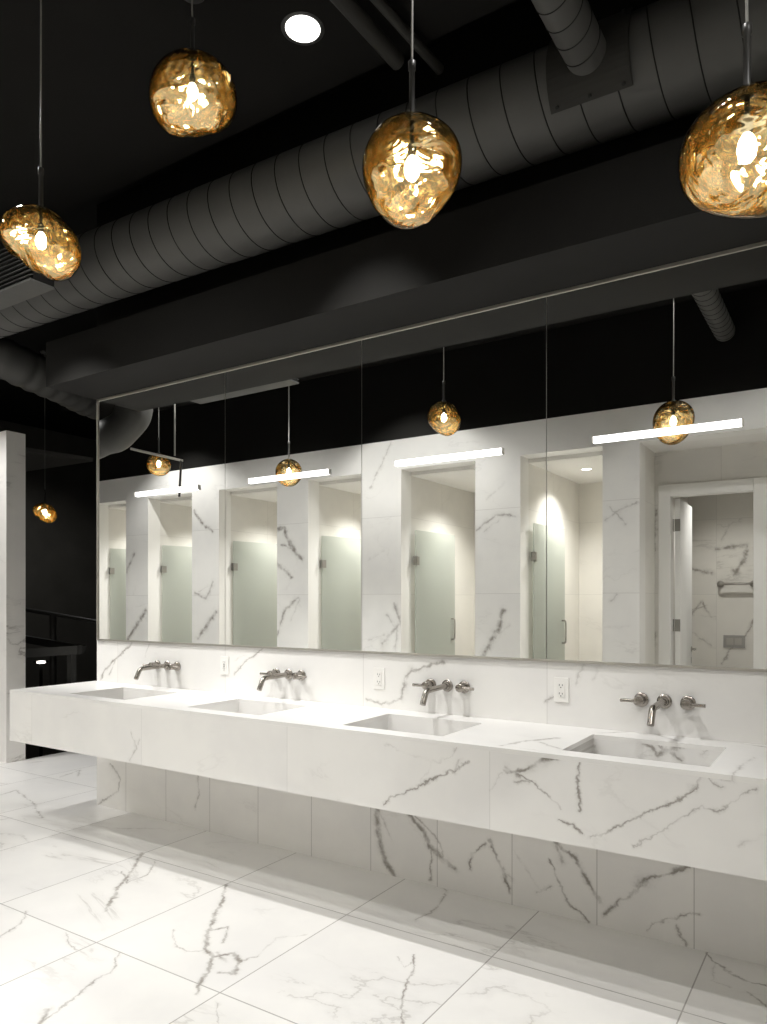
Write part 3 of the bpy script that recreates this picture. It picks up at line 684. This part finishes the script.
# branch duct and its saddle plate
bz = CH + 2.14
bx = -.418 * 2.14
meet = dA + dd * ((bx - dA.x) / dd.x)
o = spiral('branch_duct', (bx, YW + .001, bz), (bx, meet.y - .176, bz), .078, .10, 'slim round branch duct meeting the big duct at a bolted plate', .0025)
q = MB(); R_ = .208; n = 14; s0, s1 = bx - .16, bx + .16
a0 = math.radians(180 - 44); a1 = math.radians(180 + 44)
def onduct(x, a, R):
    c = dA + dd * ((x - dA.x) / dd.x); return (x, c.y + R * math.cos(a), c.z + R * math.sin(a))
vs = []; fs = []
for k in range(n + 1):
    a_ = a0 + (a1 - a0) * k / n
    for x in (s0, s1):
        for R in (R_, R_ + .012): vs.append(onduct(x, a_, R))
for k in range(n):
    b_ = k * 4; c2 = b_ + 4
    fs += [(b_+1, b_+3, c2+3, c2+1), (b_, c2, c2+2, b_+2), (b_, b_+1, c2+1, c2), (b_+2, c2+2, c2+3, b_+3)]
fs += [(0,2,3,1), (n*4, n*4+1, n*4+3, n*4+2)]
q.add(vs, fs); sp = q.build('saddle_plate', M['pipe'], o)
for x in (s0 + .03, bx, s1 - .03):
    for a_ in (a0 + .08, a1 - .08):
        q = MB(); q.tube([onduct(x, a_, R_ + .011), onduct(x, a_, R_ + .019)], .007, 8); q.build('bolt', M['seam'], sp)

def flex(name, pts, R, label, pitch=.045):
    P_ = [Vector(p) for p in pts]; out = []
    def cr(p0, p1, p2, p3, t): return .5 * ((2*p1) + (p2-p0)*t + (2*p0-5*p1+4*p2-p3)*t*t + (3*p1-p0-3*p2+p3)*t**3)
    E_ = [P_[0]*2 - P_[1]] + P_ + [P_[-1]*2 - P_[-2]]
    for i in range(len(P_) - 1):
        for k in range(24): out.append(cr(E_[i], E_[i+1], E_[i+2], E_[i+3], k / 24))
    out.append(P_[-1]); rs = []; acc = 0
    for i, p_ in enumerate(out):
        if i: acc += (p_ - out[i-1]).length
        rs.append(R * (1 + .035 * math.sin(2 * math.pi * acc / (pitch * 3))))
    q = MB(); q.tube(out, rs, 28); o = q.build(name, M['duct']); return tag(o, label, 'duct')
flex('flexible_duct', [on_depth(-60, 330, 6.5), on_depth(0, 357, 6.6), on_depth(30, 371, 6.8), on_depth(62, 385, 7.1), on_depth(98, 402, 7.6), on_depth(150, 410, 8.2)], .178, 'ribbed flexible duct sloping behind the left end of the mirror wall')
flex('elbow_duct', [mirrored(60, 452, 7.1), mirrored(98, 441, 7.1), mirrored(120, 432, 7.0), mirrored(134, 415, 7.0), mirrored(139, 392, 7.0), mirrored(139, 372, 7.0)], .165, 'grey bent duct curving upward, visible in the corner of the first mirror panel', .09)

# louvred register under the duct at the left
t1 = CH + 1.70
v0 = on_z(30, 280, t1); 
r = empty('air_register', (v0.x - .5, v0.y + .1, t1), 'black louvred air register under the big duct, behind the slanting pendant', 'vent')
q = MB(); q.box(v0.x - 1.1, v0.x, v0.y, v0.y + .14, t1, t1 + .012); q.build('bottom_plate', M['duct'], r)
q = MB(); q.box(v0.x - 1.1, v0.x, v0.y + .02, v0.y + .14, t1 + .0125, t1 + .26); q.build('housing', M['black'], r)
for k in range(9):
    q = MB(); z = t1 + .03 + k * .025; q.hull([(v0.x-1.1, v0.y+.018, z+.006),(v0.x-1.1, v0.y+.018, z+.009),(v0.x-1.1, v0.y, z+.003),(v0.x-1.1, v0.y, z)], [(v0.x, v0.y+.018, z+.006),(v0.x, v0.y+.018, z+.009),(v0.x, v0.y, z+.003),(v0.x, v0.y, z)]); q.build('louvre', M['duct'], r)

# conduit pipes under the ceiling
q = MB(); a = on_z(325, -20, 3.88); b = on_z(398, 62, 3.88); q.tube([a, b], .035, 14)
tag(q.build('ceiling_pipe', M['pipe']), 'thick black pipe under the ceiling beside the bright downlight', 'pipe')
q = MB(); a = on_z(360, -20, 3.90); b = on_z(440, 70, 3.90); q.tube([a, b], .022, 12)
tag(q.build('ceiling_pipe', M['pipe']), 'thinner black pipe under the ceiling, nearer the egg-shaped pendant', 'pipe')
# sprinkler line seen in the first mirror panel
r_ = empty('hanging_rod', mirrored(178, 430, 7.3), 'thin metal rod assembly hanging near the elbow duct, seen in the first mirror panel', 'rod')
q = MB(); a = mirrored(132, 449, 7.3); b = mirrored(184, 461, 7.3); q.tube([a, b], .012, 10); q.build('cross_tube', M['alu'], r_)
q = MB(); a = mirrored(176, 456, 7.3); q.tube([(a.x, a.y, a.z), (a.x, a.y, 3.95)], .009, 10); q.build('drop_rod', M['alu'], r_)
q = MB(); a = mirrored(182.5, 460, 7.3); b = mirrored(180.5, 497, 7.3); q.tube([a, b], .012, 10); q.build('lower_rod', M['dark'], r_)

# ------------------------------------------------------------------ the dark space past the wall end
q = MB(); q.tube([on_depth(22, 609, 9.9), on_depth(97, 621.8, 9.7)], .028, 12)
r = empty('stair_handrail', on_depth(60, 640, 9.8), 'dark sloping handrail in the black space past the wall end', 'handrail')
q.build('rail', M['dark'], r)
q = MB(); p = on_depth(53, 614.5, 9.82); q.tube([p, (p.x, p.y, p.z - 1.0)], .045, 12); q.build('post', M['dark'], r)
r = empty('metal_frame_table', on_depth(50, 690, 7.6), 'dark grey metal frame with a corner leg beyond the wall end', 'table')
z0 = on_depth(76, 650, 7.6)
q = MB(); A_ = on_depth(20, 653.5, 7.3); B_ = on_depth(77, 650, 7.6); dv = (B_ - A_); 
q.hull([A_ + Vector((0,0,-.045)), A_ + Vector((0,0,.045)), A_ + Vector((0,.06,.045)), A_ + Vector((0,.06,-.045))], [B_ + Vector((0,0,-.045)), B_ + Vector((0,0,.045)), B_ + Vector((0,.06,.045)), B_ + Vector((0,.06,-.045))]); q.build('front_rail', M['duct'], r)
C_ = on_depth(20, 638.5, 8.6)
q = MB(); D_ = B_ + Vector((0, .06, 0)); q.hull([C_ + Vector((0,0,-.04)), C_ + Vector((0,0,.04)), C_ + Vector((0,.05,.04)), C_ + Vector((0,.05,-.04))], [D_ + Vector((0,0,-.04)), D_ + Vector((0,0,.04)), D_ + Vector((0,.05,.04)), D_ + Vector((0,.05,-.04))]); q.build('rear_rail', M['dark'], r)
q = MB(); L1 = on_depth(69, 654, 7.58); q.box(L1.x - .035, L1.x + .035, L1.y, L1.y + .06, -.001 if L1.x > -6.58 else -1.5, L1.z); q.build('leg', M['duct'], r)
q = MB(); a = on_depth(41, 662, 9.4)
r = empty('lower_light', a, 'tiny white lamp glowing low in the dark under the metal frame', 'light')
q.lathe([(0,-.02),(.05,-.012),(.07,0),(.05,.010),(0,.014)], a, 'z', 20); q.build('lens', M['disc_small'], r)
q = MB(); q.lathe([(.072,-.002),(.09,-.002),(.09,.012),(.072,.012)], a, 'z', 20)
q.tube([(a.x, a.y, a.z - .02), (a.x, a.y, -1.5)], .02, 10); q.build('stand', M['black'], r)
# rectangular duct beyond
q = MB(); a = on_z(10, 449, 3.3); b = on_z(93, 461.5, 3.3); c = on_z(10, 474, 3.3)
h = Vector((0, 0, .05)); q.hull([a, b, c], [a + h, b + h, c + h]); tag(q.build('rectangular_duct', M['greyduct']), 'flat-bottomed grey duct over the small far pendant', 'duct')

# ------------------------------------------------------------------ world, camera
w = bpy.data.worlds.new('world'); SC.world = w; w.use_nodes = True
w.node_tree.nodes['Background'].inputs[0].default_value = (.9, .93, 1, 1); w.node_tree.nodes['Background'].inputs[1].default_value = .02
cam = bpy.data.cameras.new('camera'); co = bpy.data.objects.new('camera', cam); COL.objects.link(co)
cam.sensor_fit = 'VERTICAL'; cam.sensor_height = 36; cam.lens = F / 1024 * 36; cam.shift_y = (HZ - 512) / 1024
cam.clip_start = .02; cam.clip_end = 100
co.location = (0, CY, CH); co.rotation_euler = (math.pi / 2, 0, PHI)
SC.camera = co
vs_ = SC.view_settings; vs_.view_transform = 'Standard'; vs_.look = 'None'; vs_.gamma = 1; vs_.use_curve_mapping = False; vs_.exposure = -0.48
cy = SC.cycles
cy.max_bounces = 14; cy.diffuse_bounces = 5; cy.glossy_bounces = 8; cy.transparent_max_bounces = 24; cy.transmission_bounces = 6
cy.sample_clamp_indirect = 6.0; cy.caustics_reflective = False; cy.use_denoising = True
